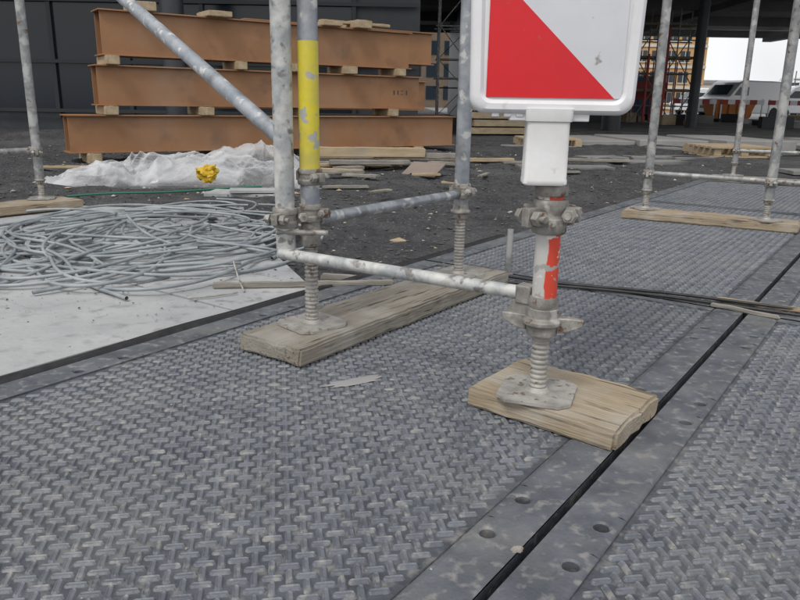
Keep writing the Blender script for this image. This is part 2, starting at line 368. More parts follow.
# ---------------------------------------------------------------- scaffold parts
def jack(parent,x,y,z0,ztop,plate_rot,r=.018,nut_z=None,nutsize=1,plate=.075,wing=True,pm='jack'):
    b=B(); p=V(x,y,z0)
    k=plate; c=.022; o=[(-k+c,-k),(k-c,-k),(k,-k+c),(k,k-c),(k-c,k),(-k+c,k),(-k,k-c),(-k,-k+c)]
    ax,ay=horiz(plate_rot),horiz(plate_rot+math.pi/2)
    bt=[p+ax*a+ay*d+UP*.001 for a,d in o]; tp=[p+ax*a+ay*d+UP*.0075 for a,d in o]
    b.add(bt+tp,[tuple(range(8)),tuple(range(8,16))]+[(i,(i+1)%8,8+(i+1)%8,8+i) for i in range(8)])
    b.lathe(p,UP,[(.0076,r+.008),(.012,r+.003),(.016,r)],20,0,False)
    prof=[];h=.012;P_=.0105
    while h<ztop-z0:
        prof+=[(h,r-.0028),(h+P_*.28,r-.0028),(h+P_*.5,r),(h+P_*.78,r)]; h+=P_
    b.lathe(p,UP,prof,20,0,True)
    b.obj('screw_jack',pm,parent)
    if nut_z:
        b=B(); s=nutsize
        b.lathe(V(x,y,nut_z),UP,[(-.022*s,.022*s),(-.022*s,.028*s),(-.004*s,.030*s),(.0*s,.038*s),(.008*s,.038*s),(.012*s,.030*s),(.03*s,.028*s),(.03*s,.022*s)],18,0,True)
        if wing:
            d=horiz(wing); e=V(-d.y,d.x,0)
            for sg in(-1,1):
                c0=V(x,y,nut_z+.004)+d*sg*.028*s
                pts=[]
                for kx,hw,z1,z2 in((0,.012,-.020,.012),(.018,.011,-.016,.012),(.034,.008,-.009,.012),(.046,.006,-.002,.011)):
                    q=c0+d*sg*kx*s
                    pts+= [q-e*hw+UP*z1,q+e*hw+UP*z1,q+e*hw+UP*z2,q-e*hw+UP*z2]
                fs=[(0,1,2,3),(12,13,14,15)]
                for t_ in(0,4,8): fs+=[(t_+0,t_+1,t_+5,t_+4),(t_+1,t_+2,t_+6,t_+5),(t_+2,t_+3,t_+7,t_+6),(t_+3,t_+0,t_+4,t_+7)]
                b.add(pts,fs)
        b.obj('jack_nut','cast',parent,bevel=.002)
def coupler(parent,p,axis,r,side,L=.052,m='cast',big=1.0):
    b=B(); x,y,z=frm(axis); side=(side-z*side.dot(z)).normalized(); o=z.cross(side)
    R=r+.0065*big; h=L/2
    b.lathe(p-z*h,z,[(0,r+.0005),(0,R-.002),(.004,R),(L*.30,R),(L*.36,R-.002),(L*.64,R-.002),(L*.70,R),(L-.004,R),(L,R-.002),(L,r+.0005)],22,0,False)
    c=p+side*(R+.006)
    b.box(c,(side,o,z),(.015*big,.0075*big,h*.55)); b.box(p-side*(R+.003),(side,o,z),(.011*big,.010*big,h*.6))
    q=p+side*(R+.008*big)
    b.lathe(q-o*.030*big,o,[(0,.0055*big),(.06*big,.0055*big)],10,0,True)
    b.lathe(q+o*.010*big,o,[(0,.011*big),(.012*big,.011*big)],6,0,True)
    b.lathe(q-o*.026*big,o,[(0,.010*big),(.012*big,.0125*big)],6,0,True)
    b.obj('coupler',m,parent,bevel=.0012)
A1=V(-.232,1.826,0); A2=V(-.292,1.80,0); Bp=V(.20,2.43,0); C=V(.287,1.387,0)
sc=empty('scaffolding'); r=.0245
b=B(); b.tube(A1+UP*.335,A1+UP*1.9,r,24); b.obj('standard_lower','galv',sc)
b=B(); b.lathe(A1+UP*.436,UP,[(0,r+.0003),(.0,r+.001),(.320,r+.001),(.320,r+.0003)],24,0,False); b.obj('yellow_paint_band','yellow',sc)
b=B(); b.tube(A2+UP*.235,A2+UP*1.9,r,24); b.obj('standard_outer','galv_white',sc)
b=B(); b.tube(Bp+UP*.265,Bp+UP*1.9,r,24); b.obj('standard_rear','galv',sc)
jack(sc,A1.x,A1.y,.046,.37,.75,nut_z=None)
b=B(); b.lathe(A1+UP*.26,UP,[(0,.019),(0,.025),(.012,.027),(.02,.025),(.075,.0245),(.085,.028),(.10,.028),(.10,.020)],20); b.obj('jack_collar','cast',sc)
jack(sc,Bp.x,Bp.y,.046,.30,.75,nut_z=.262,nutsize=.9,wing=0)
d=(Bp-A1).normalized()
b=B(); b.tube(A1+UP*.325+d*.03,Bp+UP*.325,.0150,18); b.obj('ledger','galv',sc)
d2=(C-A2).normalized()
b=B(); b.tube(A2+UP*.247-d2*.01+V(.0,-.03,0),C+UP*.250-d2*.03,.0145,18); b.obj('ledger_front','galv_white',sc)
coupler(sc,A1+UP*.435,UP,r,V(.6,-.6,0),.04); coupler(sc,A1+UP*.345,UP,r,V(1,-.3,0),.045)
coupler(sc,A2+UP*.335,UP,r,V(-.4,-1,0),.05,big=1.15); coupler(sc,Bp+UP*.335,UP,r,V(.7,-.6,0),.05)
b=B(); mid=(A1+A2)/2; dd=(A1-A2).normalized(); oo=V(-dd.y,dd.x,0)
b.box(mid+UP*.34,(dd,oo,UP),(.02,.012,.02)); b.lathe(mid+UP*.34-oo*.055,oo,[(0,.012),(.012,.012)],6); b.lathe(mid+UP*.34-oo*.055,oo,[(0,.006),(.1,.006)],8)
b.lathe(A1+UP*.300-V(.08,.045,0),V(1,0,0),[(0,.007),(.13,.007)],10)
b.obj('swivel_bolt','cast',sc,bevel=.001)
e0=V(-.30,1.835,.525); e1=V(-.906,2.50,.922)
b=B(); b.tube(e0,e0+(e1-e0)*2.0,.0205,22); b.obj('diagonal_brace','galv',sc)
sp=empty('steel_pin'); b=B(); b.tube(V(.40,2.62,-.02),V(.402,2.62,.175),.011,14,wall=.003); b.lathe(V(.40,2.62,.0),UP,[(0,.02),(.01,.02),(.012,.012)],14); b.obj('pin_tube','galv_dark',sp)

sc2=empty('scaffolding'); D=V(1.41,4.169,0);E=V(1.93,3.80,0)
for q in (D,E):
    jack(sc2,q.x,q.y,.046,.19,.3,nut_z=.15,nutsize=.8,wing=0,plate=.07)
    b=B(); b.tube(q+UP*.16,q+UP*2.4,r,18); b.obj('standard','galv_dark',sc2)
    coupler(sc2,q+UP*.245,UP,r,V(-.5,-1,0),.05)
b=B(); dd=(E-D).normalized(); b.tube(D+UP*.25,E+UP*.25+dd*.9,.0145,14); b.obj('ledger','galv_dark',sc2)
sc3=empty('scaffolding'); F=V(2.896,6.382,0)
for q in (F,F+V(.80,-.40,0)):
    jack(sc3,q.x,q.y,.046,.19,.3,nut_z=.15,nutsize=.8,wing=0,plate=.07)
    b=B(); b.tube(q+UP*.16,q+UP*2.6,r,18); b.obj('standard','galv_dark',sc3); coupler(sc3,q+UP*.26,UP,r,V(-.5,-1,0),.05)
b=B(); b.tube(F+UP*.26,F+V(.8,-.4,.26),.0165,14); b.obj('ledger','galv_dark',sc3)
sc4=empty('scaffolding'); G=V(-2.073,4.147,0); G2=G+V(-.44,-.60,0)
for q in (G,G2):
    jack(sc4,q.x,q.y,.046,.19,.3,nut_z=.15,nutsize=.8,wing=0,plate=.07)
    b=B(); b.tube(q+UP*.16,q+UP*2.4,r,18); b.obj('standard','galv_dark',sc4); coupler(sc4,q+UP*.31,UP,r,V(.5,-1,0),.05)
b=B(); b.tube(G+UP*.32,G2+UP*.32,.0165,14); b.obj('ledger','galv_dark',sc4)

# ---------------------------------------------------------------- sign post + sign
post=empty('sign_post')
jack(post,C.x,C.y,.044,.25,-.35,nut_z=.196,nutsize=1.1,wing=-.35)
b=B(); b.tube(C+UP*.218,C+UP*.485,r,28); b.obj('post_tube','post',post)
b=B(); b.lathe(C+UP*.228,UP,[(0,.0247),(.0,.0285),(.006,.030),(.018,.030),(.024,.0285),(.024,.0247)],24,0,False); b.obj('end_collar','cast',post)
coupler(post,C+UP*.412,UP,r,V(-.9,-.5,0),.066,big=1.4); coupler(post,C+UP*.418,UP,r,V(.9,-.45,0),.05,big=1.3)
b=B(); b.lathe(C+UP*.452,UP,[(0,.0247),(0,.031),(.012,.033),(.02,.031),(.02,.0247)],22,0,False); b.lathe(C+V(-.005,-.052,.405),V(-.15,-1,.1),[(0,.008),(.014,.008)],6); b.lathe(C+V(.0,-.02,.40),V(-.15,-1,.1),[(0,.005),(.05,.005)],8); b.obj('clamp_ring','cast',post,bevel=.001)
b=B(); ex=V(-d2.y,d2.x,0)
b.box(C-d2*.040+UP*.250,(d2,ex,UP),(.016,.017,.019)); b.box(C-d2*.050+V(0,-.012,.222),(d2,ex,(UP+d2*.3).normalized()),(.026,.0035,.016)); b.obj('wedge_lug','cast',post,bevel=.003)

sign=empty('traffic_sign'); yaw=math.radians(-4); sx=V(math.cos(yaw),math.sin(yaw),0); sy=V(-sx.y,sx.x,0)
SC=V(.270,1.375,0)
def ring(cx,cz,w,dp,rr=.008,n=4):
    pts=[]
    for (qx,qy,a0) in((1,-1,-90),(1,1,0),(-1,1,90),(-1,-1,180)):
        for i in range(n+1):
            a=math.radians(a0+90*i/n); pts.append(SC+sx*(cx+qx*(w/2-rr)+rr*math.cos(a))+sy*(qy*(dp/2-rr)+rr*math.sin(a))+UP*cz)
    return pts
def loft(b,rings,mi=0):
    n=len(rings[0]); vs=sum(rings,[]); fs=[tuple(range(n)),tuple(range(n*(len(rings)-1),n*len(rings)))]
    for j in range(len(rings)-1):
        for i in range(n): fs.append((j*n+i,j*n+(i+1)%n,(j+1)*n+(i+1)%n,(j+1)*n+i))
    b.add(vs,fs,mi)
b=B(); loft(b,[ring(-.003,.474,.076,.062),ring(-.003,.477,.081,.066),ring(-.003,.484,.081,.066),ring(-.003,.487,.079,.064),ring(-.003,.588,.077,.064),ring(-.003,.590,.084,.070),ring(-.003,.600,.086,.072),ring(-.003,.612,.086,.072)])
b.obj('socket_box','white_pl',sign)
def outline(inset,zb,zt,w0,w1,R,n=8):
    pts=[]
    for (qx,qz,a0) in((1,-1,-90),(1,1,0),(-1,1,90),(-1,-1,180)):
        zz=(zb+inset) if qz<0 else (zt-inset); w=(w0 if qz<0 else w1)/2-inset
        for i in range(n+1):
            a=math.radians(a0+90*i/n); pts.append((qx*(w-R)+R*math.cos(a), zz-qz*R+R*math.sin(a)))
    return pts
zb,zt=.602,1.66
def pl(o,dp): return [SC+sx*x+UP*z+sy*dp for x,z in o]
b=B(); W0,W1=.292,.325
seq=[(.010,.030),(.003,.026),(0,.018),(0,-.018),(.003,-.026),(.008,-.030),(.018,-.030),(.0215,-.026),(.0245,-.022)]
ringsv=[pl(outline(i,zb,zt,W0+.004,W1+.02,.030-min(i,.02)*.5),dpt) for i,dpt in seq]
loft(b,ringsv)
b.obj('sign_frame','sign_frame',sign)
b=B(); b.box(SC+sx*-.002+UP*.598,(sx,sy,UP),(.072,.020,.008)); 
for i in range(5): b.box(SC+sx*(-.10+.022*i)+UP*.5995-sy*.012,(sx,sy,UP),(.007,.010,.0035))
b.obj('sign_foot','sign_frame',sign,bevel=.002)
fx0,fx1,fz0,fz1=-.119,.122,.631,1.62; fdp=-.0245
def band(c0,c1,dp):
    poly=[V(fx0,0,fz0),V(fx1,0,fz0),V(fx1,0,fz1),V(fx0,0,fz1)]
    nn=V(1,0,1.05)
    poly=clip(poly,nn*(c0/nn.length_squared),nn); 
    if len(poly)>=3: poly=clip(poly,nn*(c1/nn.length_squared),-nn)
    return [SC+sx*p.x+UP*p.z+sy*dp for p in poly]
cbase=fx1-.012+1.05*fz0; per=.30
b=B()
for k in range(-1,4):
    for (a_,c_,mi) in((cbase+k*per*2-per, cbase+k*per*2,0),(cbase+k*per*2,cbase+k*per*2+per,1)):
        p_=band(a_,c_,fdp)
        if len(p_)>=3: b.add(p_,[tuple(range(len(p_)))],mi)
b.obj('striped_face',['red_refl','white_refl'],sign,smooth=False)

# ---------------------------------------------------------------- girder stack
gd=V(.834,.551,0).normalized(); gn=V(-gd.y,gd.x,0); G0=V(-3.335,7.322,0)
def girder(name,L0,L1,z0,z1,off=0,dep=.34):
    b=B(); t=.014; lip=.045
    def bx(a0,a1,o0,o1,zz0,zz1,mi=0):
        c=G0+gd*((a0+a1)/2)+gn*(off+(o0+o1)/2)+UP*((zz0+zz1)/2); b.box(c,(gd,gn,UP),((a1-a0)/2,(o1-o0)/2,(zz1-zz0)/2),mi)
    bx(L0,L1,0,dep,z0,z0+t); bx(L0,L1,0,dep,z1-t,z1)
    bx(L0+.02,L1-.02,lip,lip+t,z0+t,z1-t); bx(L0+.02,L1-.02,dep-lip-t,dep-lip,z0+t,z1-t)
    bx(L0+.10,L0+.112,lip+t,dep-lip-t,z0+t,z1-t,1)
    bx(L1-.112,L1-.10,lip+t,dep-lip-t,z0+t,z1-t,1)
    return b.obj(name,['primer','primer_shaded'],None,bevel=.002)
girder('steel_girder',0.0,4.85,.06,.44); girder('steel_girder',.32,4.30,.53,.93,.03); girder('steel_girder',.40,4.15,1.02,1.46,.05)
girder('steel_girder',2.2,5.0,1.12,1.55,.75); girder('steel_girder',1.6,4.9,.5,.9,.75); girder('steel_girder',1.6,5.1,.05,.42,.75)
for i,(L,z0,h,ln) in enumerate([(.5,.44,.09,.5),(1.5,.44,.09,.5),(2.7,.44,.09,.5),(3.9,.44,.09,.5),(.55,.93,.09,.5),(1.9,.93,.09,.5),(2.6,.93,.09,.5),(3.3,.93,.09,.5),(4.0,.93,.09,.5),(.3,-.04,.10,.5),(2.2,-.04,.10,.5),(4.3,-.04,.10,.5),(.95,1.46,.09,.4),(1.75,1.46,.06,.4),(3.1,1.46,.05,.4),(3.5,1.46,.09,.4)]):
    o=G0+gd*L-gn*.05; wdt=random.uniform(.1,.16) if z0<1.4 else random.uniform(.2,.3)
    plank('packing_timber',o,gn,-gd,ln,wdt,h-.002,'timber',z0=z0+.001,seed=10+i)
plank('packing_timber',G0+gd*2.9+gn*.1,gd,gn,.95,.10,.035,'timber',z0=1.505,seed=40)
b=B()
for (L,z,h_,w_,a_) in((3.9,.68,.05,.006,0),(3.96,.68,.05,.006,.5),(4.02,.70,.006,.03,0),(4.02,.66,.006,.03,0),(4.09,.68,.05,.006,-.3)):
    c=G0+gd*L+gn*(.03+.043)+UP*(z+.05); b.box(c,(gd,gn,UP),(w_/2+.004,.001,h_/2))
b.obj('chalk_mark','black')

b=B(); 
for k in range(9):
    for j in range(3):
        c=V(2.15+random.uniform(-.05,.05),16.0+j*.3,.0+.16*k+.05); b.box(c,(V(.96,.28,0),V(-.28,.96,0),UP),(.75,.13,.065))
b.obj('timber_stack','timber',bevel=.005)

wp=[(-.90,7.10,.3,.95,.09,.03),(-.85,7.25,.12,1.0,.1,.03),(-.7,7.05,.2,.8,.12,.04),(-.85,6.5,-.2,.5,.1,.025),(-.75,6.2,.35,.45,.08,.025),(-.3,7.5,.1,1.0,.12,.05),(-.95,7.35,.15,1.2,.2,.09),(-.2,7.8,.1,.9,.12,.05),(.25,7.3,-.4,.4,.1,.03),(.5,8.2,.2,.8,.1,.04),(-.60,6.7,.6,.3,.1,.03),(-.5,6.0,-.3,.3,.12,.02),(.1,6.3,.3,.25,.05,.02),(1.1,7.9,.2,.5,.08,.03),(-.6,5.5,.2,.35,.05,.02),(.3,5.6,-.5,.22,.04,.015),(-.2,5.0,.8,.2,.05,.012),(1.3,6.9,.1,.4,.06,.02),(-.9,7.9,.2,1.2,.1,.06),(.7,6.4,1.2,.3,.04,.015),(1.9,8.4,-.1,.7,.1,.03),(-3.2,6.3,.3,.5,.08,.02),(-3.0,5.2,-.3,.3,.06,.02)]
for i,(x,y,a,L,W,T) in enumerate(wp):
    plank('timber_offcut',V(x,y,0),horiz(a),horiz(a+math.pi/2),L,W,T,('timber','plank','lath')[i%3],z0=-.03+random.uniform(0,.05)+(.05 if i in(5,6) else 0),seed=60+i)
b=B(); a=horiz(-.5); b.box(V(.20,6.75,.02),(a,V(-a.y,a.x,.4).normalized(),V(0,-.4,.9).normalized()),(.17,.13,.010)); b.obj('board_offcut','board',bevel=.003)
b=B(); a=horiz(-.1); b.box(V(-1.05,4.9,.0),(a,V(-a.y,a.x,0),UP),(.26,.12,.012)); b.box(V(-.95,4.85,.03),(horiz(.2),horiz(.2+math.pi/2),UP),(.2,.07,.01)); b.obj('insulation_offcut','slab',bevel=.002)

# plastic film heap: crumpled overlapping layers
def sheet(x0,x1,y0,y1,hl,hr,seed,nx=200,ny=100):
    vs=[];fs=[]
    rd=lambda q: (1-abs(noise.noise(q))*2.2)
    for j in range(ny):
        for i in range(nx):
            a=i/(nx-1);c=j/(ny-1); x=x0+(x1-x0)*a; y=y0+.25*a+(y1-y0)*c+.06*math.sin(a*9+seed)
            p=Vector((x,y,seed)); w_=noise.noise_vector(p*1.6)*.35; p=p+w_
            env=(math.sin(math.pi*c)**.55)*(math.sin(math.pi*min(1,a*.94+.04))**.5)
            h=hl+(hr-hl)*a; h*=.6+.8*abs(noise.noise(p*1.3+Vector((5,0,0))))
            z=-.035+env*(h+.08*rd(p*2.2)+.065*rd(Vector((p.x*6,p.y*2.2,seed+3)))+.026*rd(Vector((p.x*7+p.y*9,p.y*5-p.x*3,seed)))+.006*rd(p*26))
            o=noise.noise_vector(p*3)*.08
            vs.append((x+o.x,y+o.y,max(-.04,z)))
    for j in range(ny-1):
        for i in range(nx-1): fs.append((j*nx+i,j*nx+i+1,(j+1)*nx+i+1,(j+1)*nx+i))
    return vs,fs
b=B()
for a_ in ((-2.75,-.72,5.25,6.15,.03,.20,1.7,200,90),(-1.95,-.80,5.55,6.4,.14,.30,5.3,150,90),(-2.6,-1.3,5.35,6.3,.10,.16,9.1,150,80)):
    b.add(*sheet(*a_))
b.obj('plastic_sheeting','film',sharp=180)
bm=bmesh.new(); bmesh.ops.create_icosphere(bm,subdivisions=4,radius=1)
for v in bm.verts:
    q=v.co.copy(); v.co=Vector((q.x*.075,q.y*.05,q.z*.055))*(1+.6*noise.noise(q*1.8)+.28*noise.noise(q*5))+Vector((-1.40,5.25,.10))
me=bpy.data.meshes.new('yellow_bag'); bm.to_mesh(me); bm.free(); me.materials.append(M['yellowbag']); link(bpy.data.objects.new('yellow_bag',me))

def curve_obj(name,paths,rad,m,parent=None):
    cu=bpy.data.curves.new(name,'CURVE'); cu.dimensions='3D'; cu.bevel_depth=rad; cu.bevel_resolution=2; cu.resolution_u=4
    for pts in paths:
        sp=cu.splines.new('NURBS'); sp.points.add(len(pts)-1); sp.order_u=4; sp.use_endpoint_u=True
        for k,p in zip(sp.points,pts): k.co=(*p,1)
    cu.materials.append(M[m]); o=bpy.data.objects.new(name,cu)
    S.collection.objects.link(o)
    dg=bpy.context.evaluated_depsgraph_get(); me=bpy.data.meshes.new_from_object(o.evaluated_get(dg)); me.name=name
    bpy.data.objects.remove(o); o=bpy.data.objects.new(name,me); link(o,parent); return o
random.seed(21)
paths=[]
for k in range(26):
    cx,cy=-1.20+random.gauss(0,.13),3.35+random.gauss(0,.22); rx,ry=random.uniform(.22,.55),random.uniform(.3,.8); ph=random.uniform(0,6.28); turns=random.uniform(.4,1.2); sk=random.uniform(-.5,.5)
    n=int(22*turns)+6; pts=[]; f1=random.uniform(1,3.6); f2=random.uniform(0,6); zz=random.uniform(.0,.11)
    for i in range(n):
        a=ph+2*math.pi*turns*i/n; rr=1+.3*math.sin(a*f1+f2)+.12*(i/n)
        x=cx+rx*rr*math.cos(a)+sk*.3*math.sin(a); y=cy+ry*rr*math.sin(a)
        dd=math.hypot(x+1.2,(y-3.35)*.7)
        z=max(.002,.012+zz*max(0,1-dd/.55)+.012*math.sin(a*3+k))
        pts.append((x,y,z))
    paths.append(pts)
for k in range(14):
    x,y=-1.15+random.uniform(-.4,.4),3.1+random.uniform(-.4,.5); a=random.choice([random.uniform(2.6,3.6),random.uniform(-.5,.3),random.uniform(3.6,4.4)]); pts=[]
    for i in range(9):
        pts.append((x,y,max(.003,.05-.01*i))); a+=random.uniform(-.25,.25); x+=.08*math.cos(a); y+=.10*math.sin(a)
        if x>-.5: x=-.5-random.random()*.03
    paths.append(pts)
curve_obj('cable_pile',paths,.0066,'strip')
curve_obj('green_hose',[[(-2.15+.14*i,4.62+.09*i+.03*math.sin(i*1.3),-.002+.004*math.sin(i)) for i in range(9)]],.007,'green')
curve_obj('black_cable',[[(-.35,2.86,-.02),(-.1,2.75,-.01),(.15,2.60,.0),(.285,2.50,.008),(.5,2.46,.008),(.816,2.37,.008),(1.0,2.26,.008),(1.23,2.12,.008),(1.5,1.98,.008),(1.9,1.8,.008)],[(.2,2.72,.0),(.32,2.60,.012),(.6,2.43,.010),(.9,2.40,.010),(1.2,2.20,.010),(1.6,2.02,.01)]],.0055,'black')
curve_obj('wire_offcut',[[(-.52,2.32,.0),(-.55,2.36,.04),(-.57,2.40,.085)],[(-.50,2.40,.0),(-.42,2.44,.005),(-.36,2.41,.0)],[(-.54,2.30,.002),(-.60,2.24,.004),(-.68,2.22,.002)]],.003,'jack')

def scatter(name,n,fn,m,smin,smax,zf):
    vs=[];fs=[]
    base=[(1,0,0),(-1,0,0),(0,1,0),(0,-1,0),(0,0,1),(0,0,-1)]
    F_=[(0,2,4),(2,1,4),(1,3,4),(3,0,4),(2,0,5),(1,2,5),(3,1,5),(0,3,5)]
    for k in range(n):
        x,y=fn(); s=smin*(smax/smin)**(random.random()**2.2); a=random.uniform(0,6.28); o=len(vs); z=zf(x,y)
        sx_,sy_,sz_=s*random.uniform(.6,1.4),s*random.uniform(.5,1),s*random.uniform(.3,.7)
        for (p,q,r_) in base:
            p=p*sx_+random.uniform(-.3,.3)*s;q=q*sy_+random.uniform(-.3,.3)*s;r_=r_*sz_
            vs.append((x+p*math.cos(a)-q*math.sin(a),y+p*math.sin(a)+q*math.cos(a),z+r_*.8+sz_*.4))
        fs+=[tuple(i+o for i in f) for f in F_]
    return mesh(name,vs,fs,m)
def onground():
    while True:
        x=random.uniform(-5.5,5); y=random.uniform(2.2,10); r_=V(x-O.x,y-O.y,0); t=r_.dot(N); s=r_.dot(U)
        if t<-1.25 and not(s<1.0) and not (x<-.5 and y<4.2 and s<2.3): return x,y
scatter('loose_stones',14000,onground,'stone',.004,.020,heightf)
scatter('rubble',750,onground,'debris',.004,.030,heightf)
scatter('wood_chips',300,onground,'timber',.006,.035,heightf)
def onmat():
    s=random.uniform(-.6,5); t=random.uniform(-1.2,1.0); p=MP(s,t); return p.x,p.y
scatter('grit',700,onmat,'debris',.0010,.0042,lambda x,y:-.001)
def onslab():
    s=random.uniform(-.8,1.2); t=random.uniform(-3,-1.3); p=MP(s,t); return p.x,p.y
scatter('sawdust_chips',900,onslab,'lath',.0015,.007,lambda x,y:-.005)
scatter('dirt_crumbs',500,onslab,'stone',.0015,.007,lambda x,y:-.005)

def pallet(x0,y0,h0=0):
    pa=empty('wooden_pallet'); b=B(); ax=(V(1,.1,0).normalized(),V(-.1,1,0).normalized(),UP)
    for zz in(.0,.12):
        for i in range(6): b.box(V(x0,y0+.16*i,zz-.02+h0),ax,(.45,.05,.012))
    for i in range(3): b.box(V(x0-.37+.37*i,y0+.4,.04+h0),ax,(.05,.45,.045))
    b.obj('slats','timber',pa)
pallet(4.55,9.9); pallet(2.3,11.4)
b=B(); 
for i in range(5):
    b.box(V(3.2+i*1.25+random.uniform(-.1,.1),13.2+random.uniform(-.3,.3),-.0),(horiz(.1+random.uniform(-.1,.1)),horiz(1.67),UP),(.58,1.1,.04+.03*(i%3)))
b.obj('stacked_mats','concrete',bevel=.01)
b=B()
for i in range(14):
    a=horiz(random.uniform(-.3,.4)); b.box(V(1.7+i*.40,8.6+random.uniform(-1.2,3),-.02),(a,V(-a.y,a.x,0),UP),(random.uniform(.15,.6),random.uniform(.05,.2),.02))
b.obj('board_offcuts',['apron'],bevel=.004)

# ---------------------------------------------------------------- buildings
bd=empty('office_building')
b=B(); b.abox(-34,26,12.5,45,5.0,6.2); 
for k in range(6): b.abox(-34,26,15+k*6,15.4+k*6,4.6,4.998)
for k in range(7): b.abox(-30+k*8.5,-29.5+k*8.5,12.6,44.9,4.35,4.595)
b.obj('overhanging_slab','soffit',bd)
b=B(); b.abox(-34,26,12.5,45,6.2,16); b.obj('upper_storeys','darkwall',bd)
b=B()
for k in range(15):
    for j in range(3):
        b.abox(-33.5+k*4,-30.2+k*4,12.46,12.498,7+j*3,9.2+j*3)
b.obj('upper_windows','glass',bd)
b=B(); b.abox(-34,.30,15.2,15.6,-.06,5.0); b.abox(2.6,9.0,31,44,-.06,5); b.obj('ground_floor_wall','darkwall',bd)
b=B()
for k in range(22): b.abox(-34+k*1.5,-32.55+k*1.5,15.15,15.198,.35,4.4)
b.obj('glazing','glass_d',bd)
b=B()
for k in range(23): b.abox(-34.04+k*1.5,-33.96+k*1.5,15.08,15.148,.2,4.5)
for z in(.30,1.25,2.4,3.4): b.abox(-34,.25,15.05,15.079,z,z+.07)
b.obj('mullions','frame_dark',bd)
b=B()
for (x,y,rr) in((9.3,24,.16),(5.6,20,.25),(15.5,28,.2),(22,30,.25),(-4,13.2,.2)): b.lathe(V(x,y,-.06),UP,[(0,rr),(4.4,rr)],20)
b.obj('columns','darkwall',bd)
def tower(x0,y0,nx,nz,dx,dz,dy,m='galv_dark',rr=.03,deck=True):
    e=empty('scaffolding_tower'); b=B()
    for i in range(nx+1):
        for yy in(y0,y0+dy): b.lathe(V(x0+i*dx,yy,-.05),UP,[(0,rr),(nz*dz+.6,rr)],8)
    for k in range(1,nz+1):
        for yy in(y0,y0+dy):
            b.lathe(V(x0-.1,yy,k*dz),V(1,0,0),[(0,rr*.9),(nx*dx+.2,rr*.9)],8)
            if deck: b.lathe(V(x0-.1,yy-.03,k*dz-dz*.5),V(1,0,0),[(0,rr*.8),(nx*dx+.2,rr*.8)],8)
    for i in range(nx):
        for k in range(nz):
            s_=(i+k)%2; a=V(x0+(i+s_)*dx,y0-.04,k*dz);c=V(x0+(i+1-s_)*dx,y0-.04,(k+1)*dz); b.lathe(a,c-a,[(0,rr*.7),((c-a).length,rr*.7)],6)
    b.obj('tubes',m,e)
    if deck:
        b=B()
        for k in range(1,nz+1): b.abox(x0,x0+nx*dx,y0+.04,y0+dy-.04,k*dz-.06,k*dz-.02)
        b.obj('decks','timber',e)
tower(.85,18.5,1,3,1.0,1.2,.8,rr=.02,deck=False); tower(9.15,30,3,3,.8,1.25,1.0); tower(1.6,36,2,3,1.3,1.3,1.0,rr=.022,deck=False)
tower(27.5,52,2,2,1.3,1.3,1.0,rr=.04)
b=B(); b.abox(9.5,11.2,32,32.2,.9,1.6);b.abox(10.3,10.4,29.9,29.96,-.05,3.6); b.abox(9.6,9.68,29.9,29.96,-.05,2.6)
for i in range(7): b.abox(9.4+i*.33,9.44+i*.33,31.6,31.64,-.03,2.4)
b.obj('red_formwork','redpaint')
# site containers, skip and barrier
e=empty('site_container'); b=B(); b.abox(13.2,15.6,46,48.4,.0,2.3)
for i in range(12): b.abox(13.25+i*.2,13.33+i*.2,45.95,45.998,.15,2.15)
b.obj('shell','bluepaint',e); b=B(); b.abox(13.15,15.65,45.94,48.45,2.3,2.4); b.obj('roof','concrete',e)
e=empty('rubbish_skip'); b=B(); x0,y0=16.3,39.5
vs=[(x0+.4,y0,0),(x0+2.0,y0,0),(x0+2.4,y0,1.0),(x0,y0,1.0),(x0+.4,y0+1.5,0),(x0+2.0,y0+1.5,0),(x0+2.4,y0+1.5,1.0),(x0,y0+1.5,1.0)]
b.add(vs,[(0,1,2,3),(4,5,6,7),(0,3,7,4),(1,2,6,5),(0,1,5,4)]); 
for i in range(4): b.abox(x0+.45+i*.45,x0+.53+i*.45,y0-.06,y0-.003,.1,.95)
b.obj('body','orangepaint',e)
e=empty('safety_barrier')
b=B(); 
for i in range(4):
    for k in range(6): b.abox(11.9+i*2.1+k*.32,11.9+i*2.1+k*.32+.315,33,33.05,.75,.95,k%2)
    for xx in(11.95+i*2.1,13.75+i*2.1): b.abox(xx,xx+.05,33.06,33.11,-.03,1.0,1)
b.obj('boards',['redpaint','carwhite'],e,smooth=False)
ob=empty('apartment_building'); X0,X1,Y0,Y1=26.5,35.0,88,102
b=B(); b.abox(X0,X1,Y0,Y1,-.1,9.0); b.obj('walls','ochre',ob)
b=B(); b.abox(X0-.2,X1+.2,Y0-.3,Y1+.2,9.0,9.4); 
for j in range(4): b.abox(X0,X1+.02,Y0-.12,Y0-.002,.3+2.3*j,.6+2.3*j)
b.obj('cornice_and_bands','cream',ob)
b=B(); bf=B()
for j in range(4):
    for i in range(5):
        x=X0+.5+i*1.65; b.abox(x,x+1.1,Y0-.05,Y0-.003,1.0+2.3*j,2.2+2.3*j); bf.abox(x-.1,x+1.2,Y0-.10,Y0-.051,.88+2.3*j,.99+2.3*j); bf.abox(x+.52,x+.58,Y0-.08,Y0-.051,1.0+2.3*j,2.2+2.3*j)
b.obj('windows','glass',ob); bf.obj('sills','cream',ob)
ob2=empty('warehouse'); b=B(); b.abox(36,90,110,125,-.1,3.9); b.obj('walls','cream',ob2); b=B(); b.abox(35.8,90.2,109.8,125.2,3.9,4.4); b.obj('roof','concrete',ob2)
b=B()
for i in range(9): b.abox(38+i*4.2,40.6+i*4.2,109.9,109.99,1.2,2.9)
b.obj('windows','glass',ob2)
